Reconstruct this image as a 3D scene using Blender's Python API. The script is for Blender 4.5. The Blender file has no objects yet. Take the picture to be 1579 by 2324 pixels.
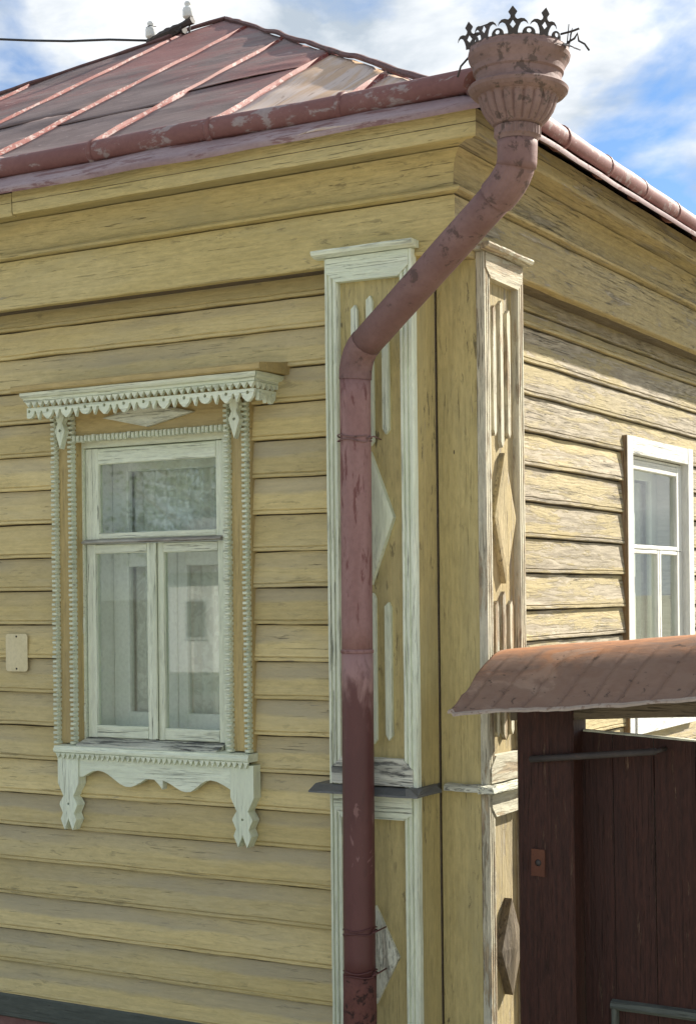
import bpy, bmesh, math, random
from mathutils import Vector, Matrix, noise
from mathutils.geometry import tessellate_polygon
R = math.radians
scene = bpy.context.scene
COL = scene.collection

# ------------------------------------------------------------------ camera
YAW, ROLL = .52407, -.0109
fw = Vector((-math.sin(YAW), math.cos(YAW), 0)); r0 = Vector((math.cos(YAW), math.sin(YAW), 0)); u0 = Vector((0, 0, 1))
rv = math.cos(ROLL) * r0 + math.sin(ROLL) * u0
uv = -math.sin(ROLL) * r0 + math.cos(ROLL) * u0
cam = bpy.data.cameras.new('camera'); camo = bpy.data.objects.new('camera', cam); COL.objects.link(camo)
M = Matrix.Identity(4)
for i in range(3):
    M[i][0], M[i][1], M[i][2] = rv[i], uv[i], -fw[i]
M.translation = Vector((2.679, -5.318, 2.2))
camo.matrix_world = M
cam.sensor_fit = 'HORIZONTAL'; cam.sensor_width = 36
cam.lens = 3566.5 / 1579 * 36
cam.shift_y = (1351 - 1162) / 1579
cam.clip_start = .05; cam.clip_end = 3000
scene.camera = camo

# ------------------------------------------------------------------ sky and sun
SUN = Vector((.466, .885, .70)).normalized()
EL = math.asin(SUN.z); AZ = math.atan2(SUN.x, SUN.y)
world = bpy.data.worlds.new('World'); scene.world = world; world.use_nodes = True
wt = world.node_tree; wn = wt.nodes; wl = wt.links
for n_ in list(wn): wn.remove(n_)
def wnode(t, **k):
    n_ = wn.new(t)
    for a, b in k.items(): setattr(n_, a, b)
    return n_
sky = wnode('ShaderNodeTexSky', sky_type='NISHITA', sun_disc=False, sun_elevation=EL, sun_rotation=AZ, air_density=1.0, dust_density=.15, ozone_density=6.0)
tc = wnode('ShaderNodeTexCoord')
def cloud_noise(scale, off, det, rough, dist, sc=(1, 1, 1.9)):
    mp = wnode('ShaderNodeMapping'); mp.inputs['Location'].default_value = off; mp.inputs['Scale'].default_value = sc
    wl.new(tc.outputs['Generated'], mp.inputs['Vector'])
    n_ = wnode('ShaderNodeTexNoise'); n_.inputs['Scale'].default_value = scale; n_.inputs['Detail'].default_value = det
    n_.inputs['Roughness'].default_value = rough; n_.inputs['Distortion'].default_value = dist
    wl.new(mp.outputs['Vector'], n_.inputs['Vector'])
    return n_.outputs['Fac']
def wramp(src, stops):
    r_ = wnode('ShaderNodeValToRGB'); e = r_.color_ramp.elements
    while len(e) < len(stops): e.new(.5)
    for i, (p, c) in enumerate(stops): e[i].position = p; e[i].color = c
    wl.new(src, r_.inputs['Fac']); return r_.outputs['Color']
CL_OFF = (2.1, 1.9, .8)
cover = wramp(cloud_noise(5.2, CL_OFF, 9, .52, .25), [(.43, (0, 0, 0, 1)), (.53, (1, 1, 1, 1))])
tone = wramp(cloud_noise(8.5, (3.1, .4, 1.7), 7, .55, .3), [(.36, (3.5, 4.05, 4.65, 1)), (.62, (7.9, 8.0, 8.05, 1))])
mix = wnode('ShaderNodeMix', data_type='RGBA')
wl.new(cover, mix.inputs['Factor']); wl.new(sky.outputs['Color'], mix.inputs['A']); wl.new(tone, mix.inputs['B'])
bg = wnode('ShaderNodeBackground'); bg.inputs['Strength'].default_value = .057
wl.new(mix.outputs['Result'], bg.inputs['Color'])
wo = wnode('ShaderNodeOutputWorld'); wl.new(bg.outputs[0], wo.inputs[0])

sl = bpy.data.lights.new('sun', 'SUN'); sl.energy = 4.0; sl.angle = R(.55); sl.color = (1, .94, .83)
so = bpy.data.objects.new('sun', sl); COL.objects.link(so)
so.rotation_euler = SUN.to_track_quat('Z', 'Y').to_euler(); so.location = (8, 12, 14)

vs = scene.view_settings
vs.view_transform = 'Standard'; vs.look = 'None'; vs.gamma = 1; vs.use_curve_mapping = False; vs.exposure = 1.46

# ------------------------------------------------------------------ materials
MATS = {}
class NT:
    def __init__(s, name):
        s.m = bpy.data.materials.new(name); s.m.use_nodes = True; s.t = s.m.node_tree
        s.t.nodes.clear()
        s.out = s.t.nodes.new('ShaderNodeOutputMaterial'); s.b = s.t.nodes.new('ShaderNodeBsdfPrincipled')
        s.t.links.new(s.b.outputs[0], s.out.inputs[0]); MATS[name] = s.m
        s.tc = s.t.nodes.new('ShaderNodeTexCoord'); s.oi = s.t.nodes.new('ShaderNodeObjectInfo')
        s.P = s.vm('ADD', s.tc.outputs['Object'], s.comb(s.ma('MULTIPLY', s.oi.outputs['Random'], 37.), s.ma('MULTIPLY', s.oi.outputs['Random'], 11.), 0.))
    def L(s, src, dst):
        if isinstance(src, (int, float)): dst.default_value = src
        elif isinstance(src, (tuple, list)): dst.default_value = tuple(src) if len(src) == len(dst.default_value) else tuple(src) + (1,)
        else: s.t.links.new(src, dst)
    def ma(s, op, a, b=0., c=None, clamp=False):
        n = s.t.nodes.new('ShaderNodeMath'); n.operation = op; n.use_clamp = clamp
        s.L(a, n.inputs[0]); s.L(b, n.inputs[1])
        if c is not None: s.L(c, n.inputs[2])
        return n.outputs[0]
    def vm(s, op, a, b):
        n = s.t.nodes.new('ShaderNodeVectorMath'); n.operation = op; s.L(a, n.inputs[0]); s.L(b, n.inputs[1]); return n.outputs[0]
    def comb(s, x, y, z):
        n = s.t.nodes.new('ShaderNodeCombineXYZ'); s.L(x, n.inputs[0]); s.L(y, n.inputs[1]); s.L(z, n.inputs[2]); return n.outputs[0]
    def sep(s, v):
        n = s.t.nodes.new('ShaderNodeSeparateXYZ'); s.L(v, n.inputs[0]); return n.outputs
    def noise(s, sc, detail=5, rough=.55, dist=0., vec=None, scale=1.):
        n = s.t.nodes.new('ShaderNodeTexNoise')
        s.L(s.vm('MULTIPLY', vec or s.P, sc), n.inputs['Vector']); n.inputs['Scale'].default_value = scale
        n.inputs['Detail'].default_value = detail; n.inputs['Roughness'].default_value = rough; n.inputs['Distortion'].default_value = dist
        return n.outputs['Fac']
    def voro(s, sc, vec=None, feat='F1'):
        n = s.t.nodes.new('ShaderNodeTexVoronoi'); n.feature = feat
        s.L(s.vm('MULTIPLY', vec or s.P, sc), n.inputs['Vector']); n.inputs['Scale'].default_value = 1
        return n.outputs['Distance']
    def ramp(s, v, a, b, lo=0., hi=1.):
        n = s.t.nodes.new('ShaderNodeMapRange'); n.clamp = True; n.interpolation_type = 'SMOOTHSTEP'
        s.L(v, n.inputs[0]); s.L(a, n.inputs[1]); s.L(b, n.inputs[2]); s.L(lo, n.inputs[3]); s.L(hi, n.inputs[4]); return n.outputs[0]
    def mix(s, f, a, b, mode='MIX'):
        n = s.t.nodes.new('ShaderNodeMix'); n.data_type = 'RGBA'; n.blend_type = mode
        s.L(f, n.inputs['Factor']); s.L(a, n.inputs['A']); s.L(b, n.inputs['B']); return n.outputs['Result']
    def bump(s, h, strength=.5, dist=.004):
        n = s.t.nodes.new('ShaderNodeBump'); n.inputs['Strength'].default_value = strength; n.inputs['Distance'].default_value = dist
        s.L(h, n.inputs['Height']); s.L(n.outputs[0], s.b.inputs['Normal'])
    def set(s, col, rough=.7, metal=0., spec=None):
        s.L(col, s.b.inputs['Base Color']); s.L(rough, s.b.inputs['Roughness']); s.L(metal, s.b.inputs['Metallic'])
        if spec is not None: s.L(spec, s.b.inputs['Specular IOR Level'])
        return s.m

def painted_wood(name, c1, c2, wood1, wood2, peel=.62, crack=.60, stain=None, stain_amt=0., bumpk=.5, rough=.72, peel_sc=(2.2, 16, 16), knots=0., band=None, tex=(.76, 1.10), fig=.25, mildew=0.):
    """paint over sawn boards: grain runs along the object's own x"""
    k = NT(name)
    soft = k.noise((.8, 6, 6), 2, .45, .35)                        # contour lines of this give the wood figure
    figure = k.ma('ADD', k.ma('MULTIPLY', k.ma('SINE', k.ma('MULTIPLY', soft, 95.)), .5), .5)
    grain = k.noise((2.2, 75, 75), 7, .68, .5)
    fleck = k.noise((16, 62, 62), 8, .74, .4)
    big = k.noise((.9, 5, 5), 4, .55, .2)
    blot = k.noise((2.1, 6, 6), 5, .62, .4)
    paint = k.mix(k.ramp(big, .33, .68), c1, c2)
    paint = k.mix(k.ma('MULTIPLY', k.oi.outputs['Random'], .55), paint, tuple(v * w for v, w in zip(c2, (.82, .80, .74))))
    wood = k.mix(k.ramp(k.ma('ADD', k.ma('MULTIPLY', grain, .75), k.ma('MULTIPLY', figure, fig)), .36, .74), wood1, wood2)
    if knots > 0:
        d = k.voro((1.9, 8, 8)); kn = k.ramp(d, .03, .03 + knots, 1., 0.)
        wood = k.mix(k.ma('MULTIPLY', kn, .6), wood, tuple(v * .38 for v in wood1))
    pn = k.ma('ADD', k.ma('MULTIPLY', k.noise(peel_sc, 7, .66, .5), .62), k.ma('ADD', k.ma('MULTIPLY', fleck, .22), k.ma('MULTIPLY', grain, .16)))
    pm = k.ramp(pn, peel, peel + .05)
    col = k.mix(pm, paint, wood)
    tx = k.ma('ADD', k.ma('MULTIPLY', fleck, .6), k.ma('MULTIPLY', grain, .4))
    m_ = k.ramp(tx, .33, .67, tex[0], tex[1])
    col = k.mix(1., col, k.comb(m_, m_, m_), 'MULTIPLY')
    if band or knots:
        b2 = k.ramp(k.ma('FRACT', k.ma('MULTIPLY', k.oi.outputs['Random'], 7.3)), 0., 1., .84, 1.08)
        col = k.mix(1., col, k.comb(b2, b2, b2), 'MULTIPLY')
    # drying cracks along the grain, gathered where the paint has suffered
    cl = k.ramp(k.ma('ADD', k.ma('MULTIPLY', blot, .6), k.ma('MULTIPLY', big, .4)), .46, .60)
    cr = k.ramp(k.noise((4.2, 170, 170), 5, .62, 1.1), crack, crack + .05)
    cr = k.ma('MULTIPLY', cr, k.ma('ADD', k.ma('MULTIPLY', cl, .9), .08))
    col = k.mix(k.ma('MULTIPLY', cr, .75), col, tuple(v * .33 for v in wood1))
    nd_ = k.ramp(k.voro((3.2, 9, 9)), .020, .034, 1., 0.)
    col = k.mix(k.ma('MULTIPLY', nd_, .85), col, (.05, .035, .025))
    if stain:
        st = k.ramp(k.ma('ADD', k.ma('MULTIPLY', k.noise((1.1, 6, 6), 6, .62, .5), .8), k.ma('MULTIPLY', fleck, .2)), .50, .64)
        col = k.mix(k.ma('MULTIPLY', st, stain_amt), col, stain)
    if mildew:
        ml = k.ma('MULTIPLY', k.ramp(k.noise((9, 42, 42), 7, .72, .6), .56, .62), k.ramp(k.noise((1.4, 5, 5), 4, .6, .4), .46, .62))
        col = k.mix(k.ma('MULTIPLY', ml, mildew), col, (.10, .085, .05))
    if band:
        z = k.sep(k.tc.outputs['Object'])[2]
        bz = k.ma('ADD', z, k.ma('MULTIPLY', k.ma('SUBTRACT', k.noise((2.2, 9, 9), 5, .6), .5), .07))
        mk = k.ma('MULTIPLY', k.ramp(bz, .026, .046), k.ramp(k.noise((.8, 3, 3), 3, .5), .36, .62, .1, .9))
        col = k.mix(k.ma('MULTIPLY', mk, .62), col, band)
    h = k.ma('ADD', k.ma('MULTIPLY', grain, .5), k.ma('ADD', k.ma('MULTIPLY', fleck, .7), k.ma('MULTIPLY', figure, fig * .4)))
    h = k.ma('SUBTRACT', h, k.ma('MULTIPLY', cr, 1.1)); h = k.ma('SUBTRACT', h, k.ma('MULTIPLY', pm, .4))
    k.bump(h, bumpk, .007)
    return k.set(col, rough, 0, .3)

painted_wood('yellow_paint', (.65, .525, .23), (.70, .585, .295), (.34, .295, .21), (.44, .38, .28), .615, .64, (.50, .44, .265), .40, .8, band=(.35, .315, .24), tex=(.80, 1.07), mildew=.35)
painted_wood('yellow_trim', (.58, .47, .195), (.65, .545, .265), (.32, .27, .18), (.44, .37, .25), .61, .62, (.385, .34, .185), .5, .8, tex=(.74, 1.09), mildew=.5)
painted_wood('pilaster_yellow', (.52, .43, .19), (.575, .48, .225), (.32, .27, .17), (.44, .36, .23), .60, .61, (.37, .32, .165), .5, .7, tex=(.74, 1.10), mildew=.8)
painted_wood('ochre_panel', (.49, .375, .165), (.55, .43, .195), (.30, .25, .17), (.40, .32, .21), .60, .60, (.36, .29, .15), .45, .6)
painted_wood('weathered_board', (.48, .39, .205), (.485, .405, .24), (.34, .29, .21), (.455, .39, .285), .475, .575, (.34, .29, .22), .4, .9, .82, (1.1, 11, 11), knots=.10, tex=(.74, 1.11), fig=.32)
painted_wood('weathered_trim', (.46, .365, .18), (.50, .41, .235), (.30, .255, .18), (.43, .37, .27), .535, .57, (.31, .27, .195), .5, .9, .8, tex=(.70, 1.10), mildew=.5)
painted_wood('mint_white', (.79, .86, .66), (.84, .89, .715), (.30, .28, .20), (.50, .47, .36), .63, .585, (.62, .68, .49), .5, .8, tex=(.80, 1.06))
painted_wood('worn_or_sunlit_white', (.76, .78, .62), (.78, .78, .64), (.30, .28, .22), (.52, .48, .38), .55, .55, (.52, .53, .41), .45, .9, tex=(.74, 1.1))
painted_wood('worn_tan', (.64, .62, .49), (.62, .57, .43), (.30, .23, .15), (.50, .40, .26), .51, .55, (.38, .32, .22), .5, .9, tex=(.70, 1.1))
painted_wood('flaking_white', (.76, .77, .64), (.78, .78, .66), (.10, .105, .095), (.20, .205, .18), .505, .56, (.3, .3, .26), .4, .9, peel_sc=(4, 34, 34))
painted_wood('bead_white', (.72, .78, .59), (.78, .82, .64), (.36, .35, .27), (.56, .55, .43), .58, .62, (.48, .52, .38), .6, .6, peel_sc=(30, 30, 30))
painted_wood('clean_white', (.74, .74, .70), (.77, .77, .73), (.42, .40, .36), (.60, .57, .50), .60, .58, (.56, .56, .51), .4, .7, tex=(.80, 1.05))
painted_wood('brown_edge', (.30, .20, .10), (.34, .23, .12), (.26, .19, .12), (.38, .29, .19), .5, .57, (.2, .14, .08), .4, .9, .85)
painted_wood('bare_or_shaded_wood', (.17, .135, .09), (.20, .16, .11), (.15, .12, .09), (.22, .18, .13), .5, .57, (.12, .10, .07), .4, .9, .85)
painted_wood('grey_green_paint', (.085, .10, .085), (.11, .12, .10), (.16, .15, .13), (.22, .2, .17), .59, .58, (.06, .06, .05), .4, .6)
painted_wood('grey_wood', (.36, .34, .30), (.44, .41, .36), (.22, .2, .17), (.46, .43, .37), .54, .56, (.70, .70, .60), .5, .9, tex=(.6, 1.2))
painted_wood('maroon_paint', (.042, .0145, .0095), (.056, .020, .0135), (.085, .048, .03), (.14, .088, .06), .575, .59, (.022, .009, .007), .5, .9, .6, peel_sc=(4, 40, 40), tex=(.5, 1.4))

def metal_paint(name, c1, c2, patch, patch_amt, thr, rough=.6, sc=4., streak=None, bumpk=.25, spots=None, axis_sc=(1, 1, 1)):
    k = NT(name)
    a = k.noise(tuple(sc * v for v in axis_sc), 6, .6, .4); b = k.noise(tuple(sc * 5 * v for v in axis_sc), 6, .65, .3); c = k.noise((60, 60, 60), 4, .6)
    col = k.mix(k.ramp(a, .35, .65), c1, c2)
    pm = k.ramp(k.ma('ADD', k.ma('MULTIPLY', a, .35), k.ma('MULTIPLY', b, .65)), thr, thr + .06)
    col = k.mix(k.ma('MULTIPLY', pm, patch_amt), col, patch)
    if spots:
        sm = k.ramp(k.noise((26, 26, 26), 7, .7, .4), .60, .66); col = k.mix(k.ma('MULTIPLY', sm, .8), col, spots)
    col = k.mix(k.ma('MULTIPLY', k.ramp(c, .35, .75), .22), col, tuple(v * .45 for v in c1))
    k.bump(k.ma('ADD', k.ma('MULTIPLY', b, .6), k.ma('SUBTRACT', k.ma('MULTIPLY', c, .35), k.ma('MULTIPLY', pm, .3))), bumpk, .004)
    return k.set(col, rough, 0, .35)
metal_paint('gutter_paint', (.175, .072, .063), (.225, .103, .09), (.33, .28, .265), .8, .53, .6, 2.6, axis_sc=(.8, 1.6, 1.6), bumpk=.4)
metal_paint('pipe_faded', (.245, .128, .116), (.31, .178, .162), (.135, .043, .037), .85, .53, .62, 4., axis_sc=(1.9, 1.9, .4), bumpk=.35)
metal_paint('pipe_dusty', (.175, .096, .086), (.23, .135, .122), (.085, .05, .042), .85, .535, .68, 4., bumpk=.5)
k = NT('pipe_maroon')      # newer maroon coat brushed ragged over the faded one, with a run of paint
a_ = k.noise((3, 3, 1.4), 6, .6, .4); c_ = k.noise((34, 34, 9), 6, .7, .5); z_ = k.sep(k.tc.outputs['Object'])[2]
col = k.mix(k.ramp(a_, .35, .65), (.085, .029, .026), (.112, .039, .035)); col = k.mix(k.ma('MULTIPLY', k.ramp(c_, .55, .70), .35), col, (.055, .02, .018))
f_ = k.mix(k.ramp(a_, .4, .6), (.26, .14, .127), (.32, .19, .17))
ed = k.ma('ADD', z_, k.ma('MULTIPLY', k.ma('SUBTRACT', k.noise((15, 15, 6), 6, .66, .6), .5), .70))
col = k.mix(k.ramp(ed, .38, .62), col, f_); col = k.mix(k.ma('MULTIPLY', k.ramp(k.noise((9, 9, 5), 5, .65, .8), .62, .66), .5), col, f_)
k.bump(k.ma('ADD', c_, a_), .3, .003); k.set(col, .48, 0, .4)
metal_paint('pipe_rusty', (.10, .038, .030), (.135, .052, .040), (.03, .014, .011), .9, .53, .85, 6., bumpk=.9)
metal_paint('funnel_paint', (.20, .125, .108), (.255, .165, .146), (.09, .062, .052), .85, .53, .72, 6., bumpk=.6, spots=(.08, .06, .046))
metal_paint('dark_iron', (.05, .042, .039), (.07, .058, .053), (.11, .065, .048), .5, .56, .7, 9.)
metal_paint('roof_edge_sheet', (.27, .18, .18), (.38, .285, .28), (.18, .08, .072), .8, .53, .6, 2.6, axis_sc=(.6, 2.4, 2.4), bumpk=.5)
metal_paint('seam_paint', (.23, .055, .042), (.27, .075, .058), (.44, .33, .30), .9, .515, .65, 4.2, axis_sc=(1.4, 3, 3), bumpk=.5)
metal_paint('hip_cap', (.13, .065, .06), (.17, .09, .08), (.07, .05, .045), .7, .54, .75, 4.)
k = NT('rust_sheet')       # orange on the crown of the sheet, grey brown below, dark scabs
a_ = k.noise((3, 5, 5), 6, .62, .6); b_ = k.noise((9, 30, 14), 7, .7, .6); y_ = k.sep(k.tc.outputs['Object'])[1]
t_ = k.ma('ADD', y_, k.ma('MULTIPLY', k.ma('SUBTRACT', a_, .5), .70))
col = k.mix(k.ramp(t_, -.14, .02), (.22, .14, .098), (.40, .18, .08)); col = k.mix(k.ma('MULTIPLY', k.ramp(b_, .40, .66), .55), col, (.18, .10, .065))
col = k.mix(k.ma('MULTIPLY', k.ramp(a_, .56, .64), .6), col, (.31, .22, .16)); col = k.mix(k.ma('MULTIPLY', k.ramp(k.noise((22, 34, 30), 7, .72, .5), .60, .64), .85), col, (.075, .048, .035))
k.bump(k.ma('ADD', b_, a_), .5, .004); k.set(col, .72, 0, .35)
metal_paint('rust_edge', (.34, .27, .21), (.42, .34, .27), (.20, .13, .09), .8, .52, .7, 9.)
metal_paint('rust_plate', (.105, .040, .023), (.14, .055, .03), (.06, .024, .017), .7, .55, .85, 16., bumpk=.6)
metal_paint('ledge_metal', (.10, .105, .10), (.15, .15, .14), (.30, .29, .25), .5, .60, .55, 6.)
metal_paint('porcelain', (.74, .75, .71), (.80, .80, .77), (.5, .48, .43), .4, .62, .22, 12., bumpk=.05)
metal_paint('beige_plate', (.66, .58, .34), (.68, .60, .37), (.5, .43, .27), .3, .62, .55, 5., bumpk=.05)
metal_paint('plaster_red', (.20, .10, .085), (.25, .14, .12), (.12, .07, .06), .7, .55, .9, 9., bumpk=.8)
metal_paint('inner_paint', (.72, .755, .68), (.77, .80, .73), (.62, .65, .58), .4, .58, .5, 3., bumpk=.1)
metal_paint('inner_wall', (.42, .40, .34), (.46, .43, .37), (.3, .28, .24), .4, .58, .9, 1.)

k = NT('roof_sheet_paint')    # grey worn tin with red paint left in places and pale chalky flakes
P = k.P
gp_ = k.t.nodes.new('ShaderNodeNewGeometry').outputs['Position']
a = k.noise((.8, .7, .7), 6, .62, .5, vec=gp_); b = k.noise((1.6, 4.5, 4.5), 7, .68, .5, vec=gp_); c = k.noise((4.5, 13, 13), 7, .72, .6, vec=gp_)
col = k.mix(k.ramp(b, .36, .66), (.135, .09, .078), (.215, .155, .138))
col = k.mix(k.ramp(k.ma('ADD', k.ma('MULTIPLY', a, .7), k.ma('MULTIPLY', c, .3)), .46, .60, 0., .75), col, (.25, .082, .066))
col = k.mix(k.ma('MULTIPLY', k.ramp(c, .60, .66), .6), col, (.40, .31, .28))
k.bump(k.ma('ADD', k.ma('MULTIPLY', b, 1.), k.ma('MULTIPLY', c, .3)), .35, .02)
k.set(col, .62, 0, .35)
k = NT('roof_sheet_bare')     # sun bleached tan sheet by the hip
b = k.noise((9, 1.2, 3), 6, .65, .9); c = k.noise((22, 2.5, 8), 6, .7, .8)
col = k.mix(k.ramp(b, .40, .62), (.56, .45, .38), (.50, .33, .20)); col = k.mix(k.ma('MULTIPLY', k.ramp(c, .57, .64), .8), col, (.28, .17, .11))
k.bump(b, .3, .015); k.set(col, .6, 0, .35)

k = NT('window_glass')
for n_ in (k.b,): k.t.nodes.remove(n_)
ge_ = k.t.nodes.new('ShaderNodeNewGeometry'); dt_ = k.t.nodes.new('ShaderNodeVectorMath'); dt_.operation = 'DOT_PRODUCT'
k.L(ge_.outputs['Incoming'], dt_.inputs[0]); k.L(ge_.outputs['Normal'], dt_.inputs[1])
fres = k.ma('ADD', k.ma('MULTIPLY', k.ma('POWER', k.ma('SUBTRACT', 1., k.ma('ABSOLUTE', dt_.outputs['Value'])), 5.), .94), .045)
tr_ = k.t.nodes.new('ShaderNodeBsdfTransparent'); tr_.inputs[0].default_value = (.95, .97, .955, 1)
gl_ = k.t.nodes.new('ShaderNodeBsdfGlossy'); gl_.inputs['Roughness'].default_value = .015
bm_ = k.t.nodes.new('ShaderNodeBump'); bm_.inputs['Strength'].default_value = .04; bm_.inputs['Distance'].default_value = .01
k.L(k.noise((1.3, 1.3, 1.3), 1, .5), bm_.inputs['Height']); k.L(bm_.outputs[0], gl_.inputs['Normal'])
mx_ = k.t.nodes.new('ShaderNodeMixShader')
k.L(fres, mx_.inputs[0]); k.L(tr_.outputs[0], mx_.inputs[1]); k.L(gl_.outputs[0], mx_.inputs[2]); k.L(mx_.outputs[0], k.out.inputs[0])
k = NT('lace_curtain')
b = k.noise((13, 13, 13), 4, .6, 2.6); col = k.mix(k.ramp(b, .46, .54), (.74, .73, .68), (.88, .87, .82)); k.set(col, .9)
k = NT('dry_ground'); b = k.noise((.5, .5, .5), 8, .6); col = k.mix(k.ramp(b, .4, .6), (.33, .29, .21), (.20, .20, .10)); k.set(col, .95)
k = NT('road_gravel'); b = k.noise((3, 3, 3), 8, .6); col = k.mix(k.ramp(b, .35, .65), (.34, .32, .28), (.42, .39, .34)); k.set(col, .95)
k = NT('cable_black'); k.set((.03, .032, .035), .5)

# ------------------------------------------------------------------ mesh helpers
WORLD = {}
rng = random.Random(11)
class Frame:
    def __init__(s, U, N, O=(0, 0, 0)):
        s.U, s.N, s.Z, s.O = Vector(U), Vector(N), Vector((0, 0, 1)), Vector(O)
    def pt(s, u, n, z): return s.O + s.U * u + s.N * n + s.Z * z
    def mat(s, along, u, n, z):
        X, Y, Zc = (s.U, -s.N, s.Z) if along == 'u' else (s.Z, s.U, -s.N)
        m = Matrix.Identity(4)
        for i in range(3): m[i][0], m[i][1], m[i][2] = X[i], Y[i], Zc[i]
        m.translation = s.pt(u, n, z); return m
FL = Frame((1, 0, 0), (0, -1, 0)); FR = Frame((0, 1, 0), (1, 0, 0))

def link(o, parent, W):
    COL.objects.link(o); WORLD[o.name] = W
    if parent is not None:
        o.parent = parent; o.matrix_parent_inverse = Matrix.Identity(4)
        o.matrix_basis = WORLD[parent.name].inverted() @ W
    else: o.matrix_basis = W
    return o
def mobj(name, verts, faces, mat, parent=None, W=None, smooth=False, fix=True):
    W = W or Matrix.Identity(4)
    me = bpy.data.meshes.new(name); me.from_pydata([tuple(v) for v in verts], [], faces)
    if fix:
        bm = bmesh.new(); bm.from_mesh(me); bmesh.ops.recalc_face_normals(bm, faces=bm.faces); bm.to_mesh(me); bm.free()
    if smooth:
        for p in me.polygons: p.use_smooth = True
    me.materials.append(MATS[mat]); me.update()
    return link(bpy.data.objects.new(name, me), parent, W)
def thing(name, label, cat, loc=(0, 0, 0), group=None):
    o = bpy.data.objects.new(name, None); o.empty_display_size = .1
    link(o, None, Matrix.Translation(loc)); tag(o, label, cat, group); return o
def tag(o, label, cat=None, group=None, kind=None):
    if label: o['label'] = label
    if cat: o['category'] = cat
    if group: o['group'] = group
    if kind: o['kind'] = kind
    return o
def chamf(a0, a1, b0, b1, c=.003):
    return [(a0 + c, b0), (a1 - c, b0), (a1, b0 + c), (a1, b1 - c), (a1 - c, b1), (a0 + c, b1), (a0, b1 - c), (a0, b0 + c)]
def extr(name, fr, along, a0, a1, prof, mat, parent, seg=1, jit=0., smooth=False, z1off=0.):
    """closed profile swept along u (profile in n,z) or along z (profile in u,n); a0/a1 numbers or functions of n for mitres"""
    ni = 0 if along == 'u' else 1
    A0 = a0 if callable(a0) else (lambda n: a0); A1 = a1 if callable(a1) else (lambda n: a1)
    am = (A0(prof[0][ni]) + A1(prof[0][ni])) / 2
    p0 = sum(p[0] for p in prof) / len(prof); p1 = sum(p[1] for p in prof) / len(prof)
    W = fr.mat('u', am, p0, p1) if along == 'u' else fr.mat('z', p0, p1, am)
    V, F = [], []; m = len(prof); sd = rng.random() * 100
    for i in range(seg + 1):
        t = i / seg
        w0 = noise.noise((t * seg * .45 + sd, sd, 0)) * jit; w1 = noise.noise((t * seg * .45, sd + 7, 3)) * jit
        for j, (p, q) in enumerate(prof):
            n = (p, q)[ni]; a = A0(n) + (A1(n) - A0(n)) * t
            g0 = w0 + rng.uniform(-1, 1) * jit * .25; g1 = w1 + rng.uniform(-1, 1) * jit * .25
            if along == 'u': V.append((a - am, -(p - p0) + g0, q - p1 + g1 + z1off * (t - .5)))
            else: V.append((a - am, p - p0 + g0, -(q - p1) + g1))
    for i in range(seg):
        for j in range(m):
            k2 = (j + 1) % m; F.append((i * m + j, i * m + k2, (i + 1) * m + k2, (i + 1) * m + j))
    F.append(tuple(range(m - 1, -1, -1))); F.append(tuple(range(seg * m, seg * m + m)))
    return mobj(name, V, F, mat, parent, W, smooth)
def box(name, fr, along, u0, u1, n0, n1, z0, z1, mat, parent, c=.003, seg=None, jit=.0008):
    Lg = (u1 - u0) if along == 'u' else (z1 - z0)
    seg = seg or max(1, int(Lg / .12))
    if along == 'u': return extr(name, fr, 'u', u0, u1, chamf(n0, n1, z0, z1, c), mat, parent, seg, jit)
    return extr(name, fr, 'z', z0, z1, chamf(u0, u1, n0, n1, c), mat, parent, seg, jit)
def cut(name, fr, poly, n0, n1, mat, parent, holes=(), along='u', bevel=0.):
    """flat sawn board: outline in (u,z) with holes, thickness n0..n1"""
    um = sum(p[0] for p in poly) / len(poly); zm = sum(p[1] for p in poly) / len(poly); nm = (n0 + n1) / 2
    W = fr.mat(along, um, nm, zm); loops = [list(poly)] + [list(h) for h in holes]
    tri = tessellate_polygon([[Vector((p[0], p[1], 0)) for p in l] for l in loops]); flat = [p for l in loops for p in l]; K = len(flat)
    def loc(u, n, z): return (u - um, -(n - nm), z - zm) if along == 'u' else (z - zm, u - um, -(n - nm))
    V = [loc(p[0], n1, p[1]) for p in flat] + [loc(p[0], n0, p[1]) for p in flat]
    F = [tuple(t) for t in tri] + [tuple(K + i for i in reversed(t)) for t in tri]
    s = 0
    for l in loops:
        for i in range(len(l)):
            a, b = s + i, s + (i + 1) % len(l); F.append((a, b, K + b, K + a))
        s += len(l)
    return mobj(name, V, F, mat, parent, W)
def circ(u, z, r, k=10): return [(u + r * math.cos(2 * math.pi * i / k), z + r * math.sin(2 * math.pi * i / k)) for i in range(k)]
def joined(name, parts, mat, parent, W=None, smooth=False):
    V, F = [], []
    for v, f in parts:
        o = len(V); V += v; F += [tuple(i + o for i in t) for t in f]
    return mobj(name, V, F, mat, parent, W, smooth)
def lathe(name, prof, W, mat, parent, seg=40, mod=None, smooth=True, caps=True):
    V, F = [], []
    for i, (r, z) in enumerate(prof):
        for j in range(seg):
            a = 2 * math.pi * j / seg; rr = r * (mod(a, i) if mod else 1); V.append((rr * math.cos(a), rr * math.sin(a), z))
    for i in range(len(prof) - 1):
        for j in range(seg):
            q = (j + 1) % seg; F.append((i * seg + j, i * seg + q, (i + 1) * seg + q, (i + 1) * seg + j))
    if caps: F.append(tuple(range(seg - 1, -1, -1)))
    return mobj(name, V, F, mat, parent, W, smooth)
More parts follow.
